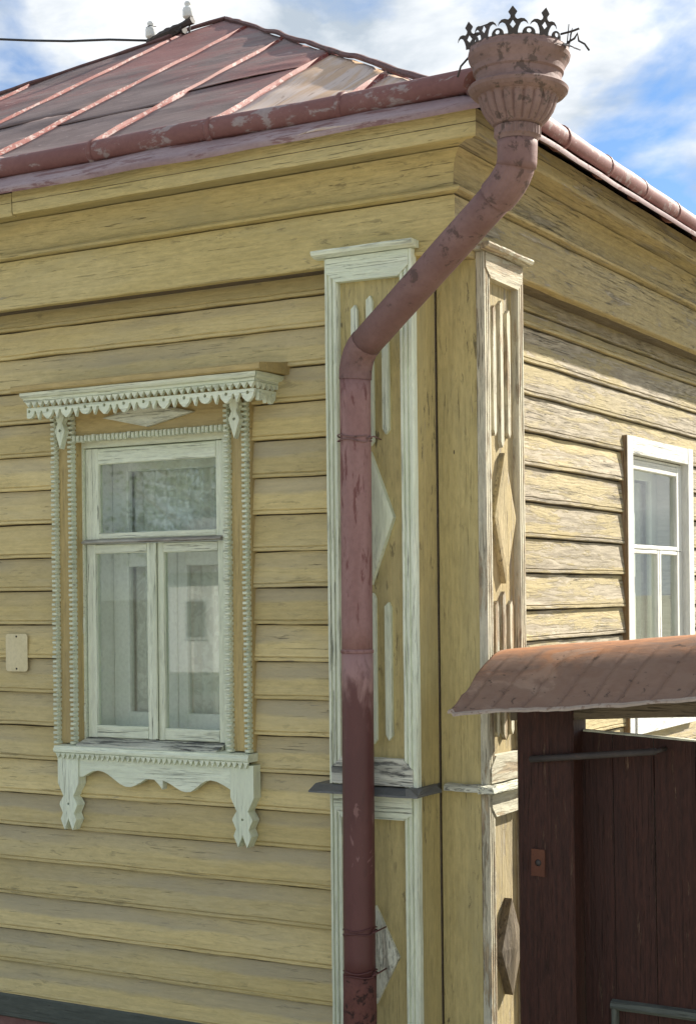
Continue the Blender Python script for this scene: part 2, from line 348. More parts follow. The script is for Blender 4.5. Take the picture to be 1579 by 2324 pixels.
def sweep(name, pts, rad, mat, parent, seg=20, up=Vector((0, 0, 1)), arc=None, jit=0., smooth=True, caps=True):
    """tube along pts (world); arc=(a0,a1) gives an open trough with thickness"""
    pts = [Vector(p) for p in pts]; O = sum(pts, Vector()) / len(pts); rad = rad if isinstance(rad, (list, tuple)) else [rad] * len(pts)
    V, F = [], []; side0 = None
    prev = None
    for i, p in enumerate(pts):
        t = ((pts[min(i + 1, len(pts) - 1)] - p).normalized() + (p - pts[max(i - 1, 0)]).normalized()).normalized()
        if prev is None:
            s = t.cross(up); s = s if s.length > 1e-3 else t.cross(Vector((0, 1, 0))); s.normalize()
        else: s = (prev - t * prev.dot(t)).normalized()
        prev = s; n = s.cross(t).normalized()
        jr = 1 + noise.noise((i * .7, rad[0] * 99, p.z)) * jit
        if arc is None:
            for j in range(seg):
                a = 2 * math.pi * j / seg; V.append(p - O + (s * math.cos(a) + n * math.sin(a)) * rad[i] * jr)
        else:
            ring = [(arc[0] + (arc[1] - arc[0]) * j / seg, 1.) for j in range(seg + 1)] + [(arc[1] - (arc[1] - arc[0]) * j / seg, .95) for j in range(seg + 1)]
            for a, q in ring: V.append(p - O + (s * math.cos(a) + n * math.sin(a)) * rad[i] * q * jr)
    m = seg if arc is None else 2 * (seg + 1)
    for i in range(len(pts) - 1):
        for j in range(m):
            q = (j + 1) % m; F.append((i * m + j, i * m + q, (i + 1) * m + q, (i + 1) * m + j))
    if caps: F.append(tuple(range(m - 1, -1, -1))); F.append(tuple(range((len(pts) - 1) * m, len(pts) * m)))
    return mobj(name, V, F, mat, parent, Matrix.Translation(O), smooth)
def bez(a, b, n): return [Vector(a).lerp(Vector(b), i / n) for i in range(n + 1)]

# ------------------------------------------------------------------ ground
g = mobj('ground', [(-900, -900, 0), (900, -900, 0), (900, 900, 0), (-900, 900, 0)], [(0, 1, 2, 3)], 'dry_ground'); g['kind'] = 'structure'
g = mobj('road', [(-300, -16, .004), (300, -16, .004), (300, -2.2, .004), (-300, -2.2, .004)], [(0, 1, 2, 3)], 'road_gravel'); g['kind'] = 'structure'

# ------------------------------------------------------------------ house
house = thing('wooden_house', 'old yellow plank house with white carved trim and red tin roof', 'house', (0, 0, 0))
XW, YW = -5.9, 5.9
def slab(boxes):
    out = []
    for (x0, x1, y0, y1, z0, z1) in boxes:
        v = [(x, y, z) for x in (x0, x1) for y in (y0, y1) for z in (z0, z1)]
        out.append((v, [(0, 1, 3, 2), (4, 6, 7, 5), (0, 4, 5, 1), (2, 3, 7, 6), (0, 2, 6, 4), (1, 5, 7, 3)]))
    return out
wallL = joined('wall', slab([(XW, -1.715, .002, .16, .35, 3.8), (-.955, -.16, .002, .16, .35, 3.8), (-1.715, -.955, .002, .16, .35, 1.585), (-1.715, -.955, .002, .16, 2.865, 3.8)]), 'bare_or_shaded_wood', house)
tag(wallL, 'front plank wall in shade, painted yellow')
wallR = joined('wall', slab([(-.16, -.002, .0, 2.03, .35, 3.8), (-.16, -.002, 2.89, YW, .35, 3.8), (-.16, -.002, 2.03, 2.89, .35, 1.585), (-.16, -.002, 2.03, 2.89, 2.875, 3.8)]), 'bare_or_shaded_wood', house)
tag(wallR, 'sunlit side plank wall, weathered to grey')
joined('back_wall', slab([(XW, -.16, YW - .16, YW, .35, 3.8), (XW, XW + .16, .16, YW - .16, .35, 3.8)]), 'inner_wall', house)
joined('floor_slab', slab([(XW + .16, -.16, .16, YW - .16, .5, .6)]), 'bare_or_shaded_wood', house)
joined('ceiling', slab([(XW + .16, -.16, .16, YW - .16, 3.3, 3.4)]), 'inner_wall', house)
joined('foundation', slab([(XW, .03, -.03, YW, -.1, .35)]), 'plaster_red', house)

def siding(wall, fr, rows, u0, u1, openings, mat, gape, lip0):
    for i in range(1, len(rows)):
        zb, zt = rows[i], rows[i - 1]; h = zt - zb - .0035 - rng.random() * .002 - gape * .25
        spans = [(u0, u1)]
        for (a, b, za, zc) in openings:
            if zt > za + .01 and zb < zc - .01: spans = [(u0, a), (b, u1)]
        for s0, s1 in spans:
            lip = lip0 + rng.uniform(-.002, .003) + (rng.random() ** 3) * gape
            prof = [(.002, 0), (lip - .003, 0), (lip, .003), (lip, .012), (lip - .006, .0155), (lip - .001, .019), ((lip - .001) * .5 + .0095, .0095 + h * .5), (.019, h), (.002, h)]
            prof = [(n, z + zb) for n, z in prof]
            extr('siding_board', fr, 'u', s0, s1, prof, mat, wall, max(3, int((s1 - s0) / .09)), .0032, z1off=rng.uniform(-.004, .004))
rowsL = [3.50, 3.385, 3.262, 3.110, 2.972, 2.826, 2.675, 2.527, 2.380, 2.235, 2.087, 1.940, 1.788, 1.643, 1.495, 1.344, 1.198, 1.045, .890, .735, .590, .435]
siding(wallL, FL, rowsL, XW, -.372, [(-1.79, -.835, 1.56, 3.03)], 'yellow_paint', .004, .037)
rowsR = [3.50, 3.395, 3.330, 3.180, 3.042, 2.885, 2.741, 2.589, 2.437, 2.287, 2.131, 2.0, 1.85, 1.70, 1.55, 1.40, 1.25, 1.10, .95, .80, .65, .50]
siding(wallR, FR, rowsR, .362, YW, [(1.965, 2.945, 1.55, 2.87)], 'weathered_board', .012, .033)
box('base_board', FL, 'u', XW, -.37, .0, .052, .345, .447, 'grey_green_paint', house, .006)
box('base_board', FR, 'u', .37, YW, .0, .052, .36, .50, 'grey_green_paint', house, .006)

# ---- cornice, mitred at the corner
cz = {}
def cornice(fr, ylw, sgn):
    a0 = (lambda n: -6.2) if sgn < 0 else (lambda n: -n)
    a1 = (lambda n: n) if sgn < 0 else (lambda n: 6.2)
    root = extr('cornice', fr, 'u', a0, a1, [(.002, 3.46), (.12, 3.46), (.12, 3.80), (.002, 3.80)], 'bare_or_shaded_wood', house, 1)
    tag(root, 'boxed front cornice' if sgn < 0 else 'boxed side cornice')
    sg = 60
    extr('frieze_board', fr, 'u', a0, a1, [(.121, 3.452), (.165, 3.450), (.169, 3.455), (.168, 3.655), (.121, 3.655)], ylw, root, sg, .0022)
    extr('moulding', fr, 'u', a0, a1, [(.121, 3.661), (.180, 3.661), (.200, 3.664), (.206, 3.672), (.198, 3.680), (.172, 3.690), (.121, 3.690)], ylw, root, sg, .0016)
    extr('cove_board', fr, 'u', a0, a1, [(.121, 3.694), (.158, 3.694), (.160, 3.73), (.168, 3.77), (.186, 3.800), (.206, 3.814), (.121, 3.814)], ylw, root, sg, .0018)
    extr('soffit_board', fr, 'u', a0, a1, [(.10, 3.820), (.300, 3.818), (.300, 3.840), (.10, 3.840)], ylw, root, sg, .0018)
    if sgn < 0:
        extr('fascia_board', fr, 'u', a0, -1.802, [(.304, 3.800), (.331, 3.800), (.336, 3.812), (.336, 3.895), (.304, 3.895)], ylw, root, 40, .002)
        extr('fascia_board', fr, 'u', -1.798, a1, [(.304, 3.806), (.330, 3.806), (.334, 3.818), (.334, 3.900), (.304, 3.900)], ylw, root, 30, .0025)
    else:
        extr('fascia_board', fr, 'u', a0, a1, [(.304, 3.806), (.330, 3.806), (.334, 3.818), (.334, 3.900), (.304, 3.900)], ylw, root, sg, .0025)
cornice(FL, 'yellow_trim', -1); cornice(FR, 'weathered_trim', 1)

# ---- pilasters
def reed(u0, u1, n0, n1):
    w = u1 - u0; q = []
    pts = [(0, .55), (.03, .8), (.10, 1.), (.26, 1.), (.30, .78), (.36, .78), (.40, 1.), (.58, 1.), (.62, .78), (.68, .78), (.72, 1.), (.92, 1.), (1., .7)]
    return [(u0, n0)] + [(u0 + w * a, n0 + (n1 - n0) * b) for a, b in pts] + [(u1, n0)]
def flute(fr, p, u, z0, z1, n, mat, w=.0135, tip=.022):
    cut('flute', fr, [(u - w, z0 + tip), (u, z0), (u + w, z0 + tip * .8), (u + w, z1 - tip), (u + w * .3, z1), (u - w, z1 - tip * .7)], n, n + .016, mat, p, along='z')
def diamond(fr, p, u, z, hw, hh, n, t, mat, ridge, side='mint_white'):
    A = [(u - hw, z), (u, z - hh), (u + hw, z), (u, z + hh)]
    W = fr.mat('z', u, n, z)
    def loc(q, nn): return (q[1] - z, q[0] - u, -(nn - n))
    base = [loc(q, n) for q in A]; mid = [loc(q, n + t) for q in A]
    k_ = .82 if not ridge else .12
    top = [loc((u + (q[0] - u) * k_, z + (q[1] - z) * k_), n + t + (.004 if not ridge else .016)) for q in A]
    V = base + mid + top; F = [(3, 2, 1, 0), (8, 9, 10, 11)]
    for i in range(4):
        j = (i + 1) % 4; F += [(i, j, 4 + j, 4 + i), (4 + i, 4 + j, 8 + j, 8 + i)]
    return mobj('diamond', V, F, mat, p, W)
def pilaster(fr, u0, u1, core0, core1, frame_n, white, panelmat, sidemat, flip, white2):
    w = u1 - u0; um = (u0 + u1) / 2
    root = box('pilaster', fr, 'z', u0 + .002, u1 - .002, core0, core1, .36, 3.47, sidemat, house, .004)
    sw = .056; nf = core1 + .002; n1 = frame_n
    inn0, inn1 = u0 + sw, u1 - sw
    box('panel', fr, 'z', inn0 - .01, inn1 + .01, core1 - .004, core1 + .004, 1.49, 3.45, panelmat, root, .001)
    box('panel', fr, 'z', inn0 - .01, inn1 + .01, core1 - .004, core1 + .004, .37, 1.44, panelmat, root, .001)
    for a, b in ((u0 - .002, u0 + sw), (u1 - sw, u1 + .002)):
        extr('stile', fr, 'z', 1.487, 3.476, reed(a, b, nf - .003, n1), white, root, 18, .0012)
        extr('stile', fr, 'z', .37, 1.452, reed(a, b, nf - .003, n1), white, root, 12, .0012)
    tz = 3.384
    cut('top_rail', fr, [(u0 + .012, 3.420), (u0 + sw, tz), (u1 - sw, tz - .004), (u1 - .012, 3.418), (u1 - .012, 3.475), (u0 + .012, 3.475)], nf, n1 + .004, white, root)
    cut('bottom_rail', fr, [(u0 + .014, 1.49), (u1 - .014, 1.49), (u1 - .014, 1.548), (u1 - sw, 1.590), (u0 + sw, 1.592), (u0 + .014, 1.550)], nf, n1 + .005, white2, root)
    cut('lower_top_rail', fr, [(u0 + .02, 1.448), (u0 + .02, 1.40), (u0 + sw, 1.362), (u1 - sw, 1.364), (u1 - .02, 1.385), (u1 - .02, 1.448)], nf, n1 + .004, white, root)
    # cap and waist ledge
    cp = [(core0 - .0, 3.478), (n1 + .012, 3.478), (n1 + .034, 3.487), (n1 + .040, 3.497), (n1 + .038, 3.504), (core0, 3.506)]
    extr('cap', fr, 'u', u0 - .035, u1 + .020, cp, white, root, 8, .0012)
    for k_, zz in enumerate((3.294, 3.322, 3.294)):
        flute(fr, root, um + (k_ - 1) * .0655, (2.798, 2.758, 2.798)[k_], zz, core1 + .003, white)
        flute(fr, root, um + (k_ - 1) * .0655, (1.656, 1.640, 1.656)[k_], (2.172, 2.208, 2.172)[k_], core1 + .003, white)
    diamond(fr, root, um, 2.488, .098, .250, core1 + .003, .024, white if not flip else panelmat, False)
    diamond(fr, root, um, .850, .098, .185, core1 + .003, .016 if not flip else .034, 'worn_or_sunlit_white' if not flip else 'bare_or_shaded_wood', True)  # on the right pilaster, dark wood puts the diamond's shadow into its colour
    return root
pilL = pilaster(FL, -.375, 0., .0, .160, .192, 'mint_white', 'pilaster_yellow', 'pilaster_yellow', False, 'flaking_white')
tag(pilL, 'left boxed corner pilaster with white frame, in shade')
pilR = pilaster(FR, 0., .362, .002, .172, .203, 'worn_tan', 'weathered_trim', 'pilaster_yellow', True, 'worn_tan')
tag(pilR, 'right boxed corner pilaster, sunlit and weathered')
# waist ledge in tin, folded round the corner
extr('ledge', FL, 'u', -.435, lambda n: .0 + max(0, n) * .12, [(.0, 1.486), (.192, 1.484), (.245, 1.462), (.247, 1.455), (.0, 1.457)], 'ledge_metal', pilL, 10, .002)
extr('ledge', FR, 'u', lambda n: -.245, -.045, [(-.02, 1.489), (.0, 1.487), (.029, 1.464), (.030, 1.457), (-.02, 1.458)], 'ledge_metal', pilL, 4, .0015)
extr('ledge', FL, 'u', .031, .232, [(.0, 1.488), (.024, 1.486), (.036, 1.480), (.037, 1.462), (.0, 1.456)], 'flaking_white', pilR, 8, .003)
extr('ledge', FR, 'u', -.036, .385, [(.172, 1.488), (.235, 1.478), (.240, 1.460), (.172, 1.456)], 'worn_or_sunlit_white', pilR, 8, .003)

# ---- roof
SL = .5886; APX = Vector((-2.946, 2.946, 5.85)); EO = .388
ZE = APX.z - SL * (APX.y + EO)
hw = APX.y + EO
cs = [(APX.x - hw, APX.y - hw), (APX.x + hw, APX.y - hw), (APX.x + hw, APX.y + hw), (APX.x - hw, APX.y + hw)]
dz = .035
roof = mobj('roof', [(x * .985 + APX.x * .015, y * .985 + APX.y * .015, ZE - dz) for x, y in cs] + [(APX.x, APX.y, APX.z - dz)], [(0, 1, 4), (1, 2, 4), (2, 3, 4), (3, 0, 4), (3, 2, 1, 0)], 'bare_or_shaded_wood', house)
tag(roof, 'red tin hip roof with worn paint and standing seams')
def slope_frame(side):
    ang = {'front': 0, 'right': math.pi / 2, 'back': math.pi, 'left': -math.pi / 2}[side]
    # local x along the eave, local y up the slope, z normal; origin at the middle of the eave
    up = Vector((0, 1, SL)).normalized(); nn = Vector((0, -SL, 1)).normalized()
    m = Matrix.Identity(4)
    for i in range(3): m[i][0], m[i][1], m[i][2] = (1, 0, 0)[i], up[i], nn[i]
    m.translation = Vector((0, -hw, 0))
    return Matrix.Translation((APX.x, APX.y, ZE)) @ Matrix.Rotation(ang, 4, 'Z') @ m
TL = math.hypot(1, SL) * hw
def roof_slope(side, xs, detail=True):
    Mx = slope_frame(side)
    def tmax(x): return TL * max(0., 1 - abs(x) / hw)
    for i in range(len(xs) - 1):
        a, b = xs[i], xs[i + 1]
        joint = rng.uniform(1.25, 1.75) if detail else 9
        t_lo = 0.
        mids = [0.] + ([joint] if min(tmax(a), tmax(b), ) > joint * .6 and max(tmax(a), tmax(b)) > joint + .3 else [])
        for q, t0 in enumerate(mids):
            t1 = mids[q + 1] if q + 1 < len(mids) else None
            nu, nv = 8, 30; V, F = [], []
            sd = rng.random() * 50
            xsub = [a + (b - a) * j / nu for j in range(nu + 1)]
            for j, x in enumerate(xsub):
                tm = tmax(x); lo = min(t0 - (.02 if q else 0), tm); hi = tm if t1 is None else min(t1 + .0, tm)
                for v in range(nv + 1):
                    t = lo + (hi - lo) * v / nv
                    wv = noise.noise((x * .9 + sd, t * 3.4 + x * .8, sd)) * .015 + noise.noise((x * 2.5, t * 8.5 + x * 1.5, sd)) * .007
                    wv *= 1 if 0 < j < nu else .3
                    if v == 0 and not q: wv -= .004 * abs(noise.noise((x * 3, 0, sd)))
                    V.append(Vector((x, t, .006 + max(-.002, wv) + (.006 if q else 0))))
            for j in range(nu):
                for v in range(nv):
                    A = j * (nv + 1) + v; F.append((A, A + nv + 1, A + nv + 2, A + 1))
            O = Vector(((a + b) / 2, t0, 0)); V = [v - O for v in V]
            mt = 'roof_sheet_paint'
            if side == 'front' and a > 1.75: mt = 'roof_sheet_bare'
            o = mobj('roof_sheet', V, F, mt, roof, Mx @ Matrix.Translation(O), True, fix=False)
            md = o.modifiers.new('thick', 'SOLIDIFY'); md.thickness = .0025; md.offset = -1
        if i > 0:
            tm = tmax(a)
            if tm > .35:
                V, F = [], []; nv = max(6, int(tm / .12)); st = .52 if side == 'front' else .05
                nv = max(4, int((tm - st) / .10))
                for v in range(nv + 1):
                    t = st + (tm - .03 - st) * v / nv; w = noise.noise((t * 3, a, 5)) * .006; hgt = .023 + noise.noise((t * 4.1, a, 9)) * .006
                    lx = .008 + noise.noise((t * 2.2, a, 2)) * .004
                    for (px_, pz) in ((-.007, .004), (-.006 + w, hgt), (.002 + w, hgt + .003), (lx + w * .5, hgt * .55), (lx + .006, .004)): V.append(Vector((px_, t - st, pz)))
                for v in range(nv):
                    for j in range(4): F.append((v * 5 + j, v * 5 + j + 1, v * 5 + j + 6, v * 5 + j + 5))
                F.append((4, 3, 2, 1, 0)); F.append(tuple(nv * 5 + j for j in range(5)))
                # lay the local x of the seam along the slope for the paint
                mobj('standing_seam', [(v.y, -v.x, v.z) for v in V], F, 'seam_paint', roof, Mx @ Matrix.Translation((a, st, 0)) @ Matrix.Rotation(math.pi / 2, 4, 'Z'))
xs_front = [-hw] + [-3.12 + 2.946 + .68 * k_ for k_ in range(-4, 5)] + [hw]
xs_front = sorted(x for x in xs_front if abs(x) <= hw + 1e-6)
roof_slope('front', xs_front)
roof_slope('right', [-hw, -2.4, -1.7, -1.02, -.34, .34, 1.02, 1.7, 2.4, hw], False)
roof_slope('back', [-hw, -1.7, 0, 1.7, hw], False); roof_slope('left', [-hw, -1.7, 0, 1.7, hw], False)
for cx_, cy_ in cs:                                                      # folded hip caps
    a = Vector((cx_, cy_, ZE)); pts = []
    nn_ = 46
    for i in range(nn_ + 1):
        p = a.lerp(APX, i / nn_); p = p + Vector((0, 0, .026 + noise.noise((i * .45, cx_, cy_)) * .012)); pts.append(p)
    sweep('hip_cap', pts, .0135, 'hip_cap', roof, 6, jit=.3, smooth=False)
# pale drip strip of the eave sheet, in front of the gutter
for side, t00 in (('front', -.004), ('right', -.068)):
    Mx = slope_frame(side); nn_ = 90
    V = []; F = []
    for i in range(nn_ + 1):
        x = -hw + 2 * hw * i / nn_; tw = .36
        for t, z in ((t00, -.008), (t00, .010), (.03, .016 + noise.noise((x * 2, 1, 1)) * .006), (.16, .020 + noise.noise((x * 1.3, 3, 1)) * .010), (tw, .020)):
            xx = max(-hw + max(t, 0) * .86, min(hw - max(t, 0) * .86, x)); V.append((xx, t, z + noise.noise((x * 3, 7, 1)) * .005))
    for i in range(nn_):
        for j in range(4): F.append((i * 5 + j, i * 5 + j + 5, i * 5 + j + 6, i * 5 + j + 1))
    mobj('drip_sheet', V, F, 'roof_edge_sheet', roof, Mx, True)

# ---- carved front window
wx0, wx1 = -1.707, -.923          # clear width between the casings
win = joined('window', slab([(-1.775, -1.702, -.012, .15, 1.57, 2.90), (-.975, -.905, -.012, .15, 1.57, 2.90), (-1.702, -.975, -.012, .15, 2.846, 2.90), (-1.702, -.975, -.0, .15, 1.55, 1.592)]), 'mint_white', house)
tag(win, 'carved white front window with hanging lace trim')
for a, b in ((-1.822, -1.709), (-.921, -.812)):
    box('casing_board', FL, 'z', a, b, .0, .050, 1.575, 2.872, 'ochre_panel', win)
box('casing_board', FL, 'u', -1.822, -.812, .0, .049, 2.874, 3.03, 'ochre_panel', win)
def beads(name, u0, u1, z0, z1, n0, n1, pitch, vertical=True):
    parts = []; a, b = (z0, z1) if vertical else (u0, u1); t = a
    while t < b - .004:
        e = min(t + pitch * .60, b); j = rng.uniform(-.0018, .0018); cc = pitch * .14; nn = n1 + rng.uniform(-.003, .002)
        if vertical: q = [(u0 + j, t), (u1 + j, t), (u1 + j, e), (u0 + j, e)]; qi = [(u0 + j + .003, t + cc), (u1 + j - .003, t + cc), (u1 + j - .003, e - cc), (u0 + j + .003, e - cc)]
        else: q = [(t, z0 + j), (e, z0 + j), (e, z1 + j), (t, z1 + j)]; qi = [(t + cc, z0 + j + .003), (e - cc, z0 + j + .003), (e - cc, z1 + j - .003), (t + cc, z1 + j - .003)]
        V = [(p[0], -n0, p[1]) for p in q] + [(p[0], -(nn - .006), p[1]) for p in q] + [(p[0], -nn, p[1]) for p in qi]
        F = [(8, 9, 10, 11)]
        for i in range(4):
            k_ = (i + 1) % 4; F += [(i, k_, 4 + k_, 4 + i), (4 + i, 4 + k_, 8 + k_, 8 + i)]
        parts.append((V, F)); t += pitch
    g0, g1 = n0, n0 + (n1 - n0) * .28
    parts += [([(u, -n, z) for u in (u0 + .004, u1 - .004) for n in (g0, g1) for z in (z0, z1)], [(0, 1, 3, 2), (4, 6, 7, 5), (0, 4, 5, 1), (2, 3, 7, 6), (0, 2, 6, 4), (1, 5, 7, 3)])] if vertical else \
             [([(u, -n, z) for u in (u0, u1) for n in (g0, g1) for z in (z0 + .004, z1 - .004)], [(0, 1, 3, 2), (4, 6, 7, 5), (0, 4, 5, 1), (2, 3, 7, 6), (0, 2, 6, 4), (1, 5, 7, 3)])]
    V, F = [], []
    for v, f in parts:
        o = len(V); V += v; F += [tuple(i + o for i in t_) for t_ in f]
    c = Vector(((u0 + u1) / 2, 0, (z0 + z1) / 2)); return mobj(name, [Vector(v) - c for v in V], F, 'bead_white', win, Matrix.Translation(c))
for a, b in ((-1.827, -1.801), (-1.734, -1.708), (-.924, -.901), (-.838, -.813)): beads('bead_strip', a, b, 1.572, 2.99, .051, .080, .0205)
beads('bead_strip', -1.706, -.926, 2.868, 2.896, .050, .078, .021, False)
A = [(-1.548, 2.962), (-1.318, 2.912), (-1.078, 2.960), (-1.312, 3.012)]
Wd = FL.mat('u', -1.315, .05, 2.962)
V = [(p[0] + 1.315, 0, p[1] - 2.962) for p in A] + [(p[0] + 1.315, -.018, p[1] - 2.962) for p in A] + [((p[0] + 1.315) * .8, -.026, (p[1] - 2.962) * .8) for p in A]
F = [(8, 9, 10, 11)]
for i in range(4): F += [(i, (i + 1) % 4, 4 + (i + 1) % 4, 4 + i), (4 + i, 4 + (i + 1) % 4, 8 + (i + 1) % 4, 8 + i)]
mobj('diamond', V, F, 'worn_or_sunlit_white', win, Wd)
# head cornice
box('cornice_box', FL, 'u', -1.850, -.715, .0, .120, 3.000, 3.040, 'ochre_panel', win)  # ochre instead of white: shade behind the saw teeth put into the colour
cm = [(.10, 3.041), (.186, 3.038), (.196, 3.043), (.198, 3.052), (.212, 3.056), (.220, 3.064), (.222, 3.075), (.10, 3.076)]
extr('crown_moulding', FL, 'u', -1.872, lambda n: -.699 + max(0, n - .186) * .8, cm, 'mint_white', win, 14, .0012)
FS = Frame((0, 1, 0), (1, 0, 0), (-.699 - .186, 0, 0))
extr('crown_moulding', FS, 'u', lambda n: -max(.0, n), .0, cm, 'mint_white', win, 3, .0012)
extr('roof_board', FL, 'u', -1.908, -.640, [(.0, 3.082), (.232, 3.077), (.240, 3.082), (.240, 3.100), (.234, 3.106), (.0, 3.132)], 'ochre_panel', win, 14, .0022)
def saw(fr, u0, u1, zt, zb, n0, n1, pitch):
    n_ = max(1, round((u1 - u0) / pitch)); pitch = (u1 - u0) / n_; pts = [(u1, zt), (u0, zt)]; ztooth = zt - (zt - zb) * .06
    for i in range(n_):
        a = u0 + i * pitch; pts += [(a + pitch * .04, ztooth), (a + pitch * .5 + rng.uniform(-.002, .002), zb + rng.uniform(-.0015, .0015)), (a + pitch * .96, ztooth)]
    return cut('saw_tooth_strip', fr, pts, n0, n1, 'mint_white', win)
saw(FL, -1.860, -.690, 3.0395, 3.0145, .182, .200, .0338)
FSS = Frame((0, 1, 0), (1, 0, 0), (-.697, 0, 0))
saw(FSS, -.181, -.01, 3.0395, 3.0145, -.006, .009, .0338)
def lace(fr, u0, ndisc, pitch, n0, n1, u_end):
    zc, rr = 2.999, .0285; top = 3.0135; pts = [(u_end, top), (u0 - pitch * .12, top)]; holes = []
    for i in range(ndisc):
        c = u0 + i * pitch; k_ = 9
        for j in range(k_ + 1):
            a = math.pi + math.pi * j / k_
            ext = .006 if j in (4, 5) and i % 3 != 0 else 0
            pts.append((max(u0 - pitch * .12, c + rr * math.cos(a)), zc - .002 + (rr + ext) * math.sin(a)))
        holes.append(circ(c, zc, .0075, 8))
        if i < ndisc - 1:
            pts += [(c + pitch * .5 - .014, zc + .001), (c + pitch * .5 + rng.uniform(-.002, .002), 2.962 + rng.uniform(-.002, .004)), (c + pitch * .5 + .014, zc + .001)]
    pts.append((u_end, zc))
    return cut('lace_board', fr, pts, n0, n1, 'mint_white', win, holes)
lace(FL, -1.848, 12, .1016, .172, .188, -.699)
lace(FSS, -.150, 2, .085, -.014, .002, -.02)
def pend(u, tilt):
    o = [(-.016, 2.995), (-.023, 2.968), (-.012, 2.946), (-.027, 2.914), (-.012, 2.872), (0, 2.836), (.012, 2.872), (.027, 2.912), (.012, 2.946), (.023, 2.966), (.016, 2.995)]
    cut('pendant', FL, [(u + p[0], p[1] + tilt) for p in o], .078, .108, 'mint_white', win, [circ(u, 2.914 + tilt, .007, 8)], 'z')
pend(-1.748, .004); pend(-.850, -.004)
# sashes
SF = .004
def sash(fr, u0, u1, z0, z1, sl_, sr_, rb, rt, n0, n1, mat, parent, gz=None):
    box('sash_stile', fr, 'z', u0, u0 + sl_, n0, n1, z0, z1, mat, parent, .004); box('sash_stile', fr, 'z', u1 - sr_, u1, n0, n1, z0, z1, mat, parent, .004)
    box('sash_rail', fr, 'u', u0 + sl_ + .0005, u1 - sr_ - .0005, n0 + .001, n1 - .001, z0, z0 + rb, mat, parent, .004); box('sash_rail', fr, 'u', u0 + sl_ + .0005, u1 - sr_ - .0005, n0 + .001, n1 - .001, z1 - rt, z1, mat, parent, .004)
    nm = (n0 + n1) / 2
    return box('pane', fr, 'u', u0 + sl_ - .008, u1 - sr_ + .008, nm - .0015, nm + .0015, z0 + rb - .008, z1 - rt + .008, 'window_glass', parent, .0002, 1, 0)
sash(FL, -1.700, -.977, 2.452, 2.842, .070, .040, .026, .068, -.034, .0, 'mint_white', win)
extr('transom', FL, 'u', -1.701, -.976, [(-.03, 2.434), (.018, 2.431), (.030, 2.436), (.028, 2.443), (.0, 2.4515), (-.03, 2.4515)], 'grey_wood', win, 8, .001)
sash(FL, -1.698, -1.330, 1.600, 2.430, .048, .045, .052, .040, -.034, .0, 'mint_white', win)
sash(FL, -1.322, -.977, 1.600, 2.430, .034, .036, .050, .042, -.036, -.002, 'mint_white', win)
box('meeting_strip', FL, 'z', -1.338, -1.318, .0015, .012, 1.605, 2.428, 'mint_white', win)
extr('sill_board', FL, 'u', -1.702, -.976, [(-.03, 1.598), (.005, 1.596), (.078, 1.574), (.078, 1.562), (-.03, 1.566)], 'flaking_white', win, 10, .0015)
for z in (1.70, 2.08): lathe('hinge', [(.006, -.035), (.0065, -.033), (.0065, .033), (.004, .037)], Matrix.Translation((-1.704, -.012, z)), 'mint_white', win, 8)
# inner window and curtain
for a, b in ((-1.702, -1.685), (-.992, -.975)): box('inner_jamb', FL, 'z', a, b, -.19, -.040, 1.60, 2.84, 'inner_paint', win)
box('inner_jamb', FL, 'u', -1.684, -.993, -.19, -.040, 2.815, 2.84, 'inner_paint', win); box('inner_jamb', FL, 'u', -1.684, -.993, -.19, -.040, 1.60, 1.618, 'inner_paint', win)
sash(FL, -1.684, -.993, 2.40, 2.812, .085, .085, .06, .06, -.20, -.165, 'inner_paint', win)
sash(FL, -1.684, -1.340, 1.62, 2.395, .085, .05, .08, .06, -.20, -.165, 'inner_paint', win)
sash(FL, -1.337, -.993, 1.62, 2.395, .05, .085, .08, .06, -.20, -.165, 'inner_paint', win)
def curtain(fr, u0, u1, z0, z1, n, parent, mat='lace_curtain', fold=.06):
    V, F = [], []; nu = 60
    for i in range(nu + 1):
        u = u0 + (u1 - u0) * i / nu
        for z in (z0, (z0 + z1) / 2, z1):
            q = fr.pt(u, n + .018 * math.sin(u * 2 * math.pi / fold) + .01 * math.sin(u * 31 + z * 2), z); V.append(q)
    for i in range(nu):
        for j in range(2): F.append((i * 3 + j, i * 3 + j + 3, i * 3 + j + 4, i * 3 + j + 1))
    return mobj('curtain', V, F, mat, parent, None, True)
curtain(FL, -1.72, -.96, 1.55, 2.86, -.235, win)
# apron
extr('apron_moulding', FL, 'u', -1.806, -.803, [(.0, 1.537), (.096, 1.536), (.104, 1.541), (.106, 1.552), (.100, 1.560), (.100, 1.566), (.0, 1.571)], 'mint_white', win, 12, .001)
saw(FL, -1.797, -.803, 1.5365, 1.511, .091, .101, .0268)
val = [(-1.682, 1.530), (-1.682, 1.436), (-1.660, 1.438), (-1.635, 1.452), (-1.608, 1.463), (-1.581, 1.467), (-1.552, 1.463), (-1.525, 1.452), (-1.495, 1.434), (-1.462, 1.415), (-1.435, 1.406), (-1.410, 1.406), (-1.385, 1.413), (-1.355, 1.428), (-1.328, 1.443), (-1.285, 1.443), (-1.262, 1.425), (-1.243, 1.404), (-1.2405, 1.441), (-1.215, 1.434), (-1.180, 1.418), (-1.150, 1.404), (-1.125, 1.399), (-1.100, 1.402), (-1.075, 1.418), (-1.050, 1.436), (-1.025, 1.450), (-1.0, 1.454), (-.970, 1.450), (-.935, 1.437), (-.903, 1.421), (-.903, 1.530)]
cut('apron_board', FL, val, .050, .082, 'mint_white', win)
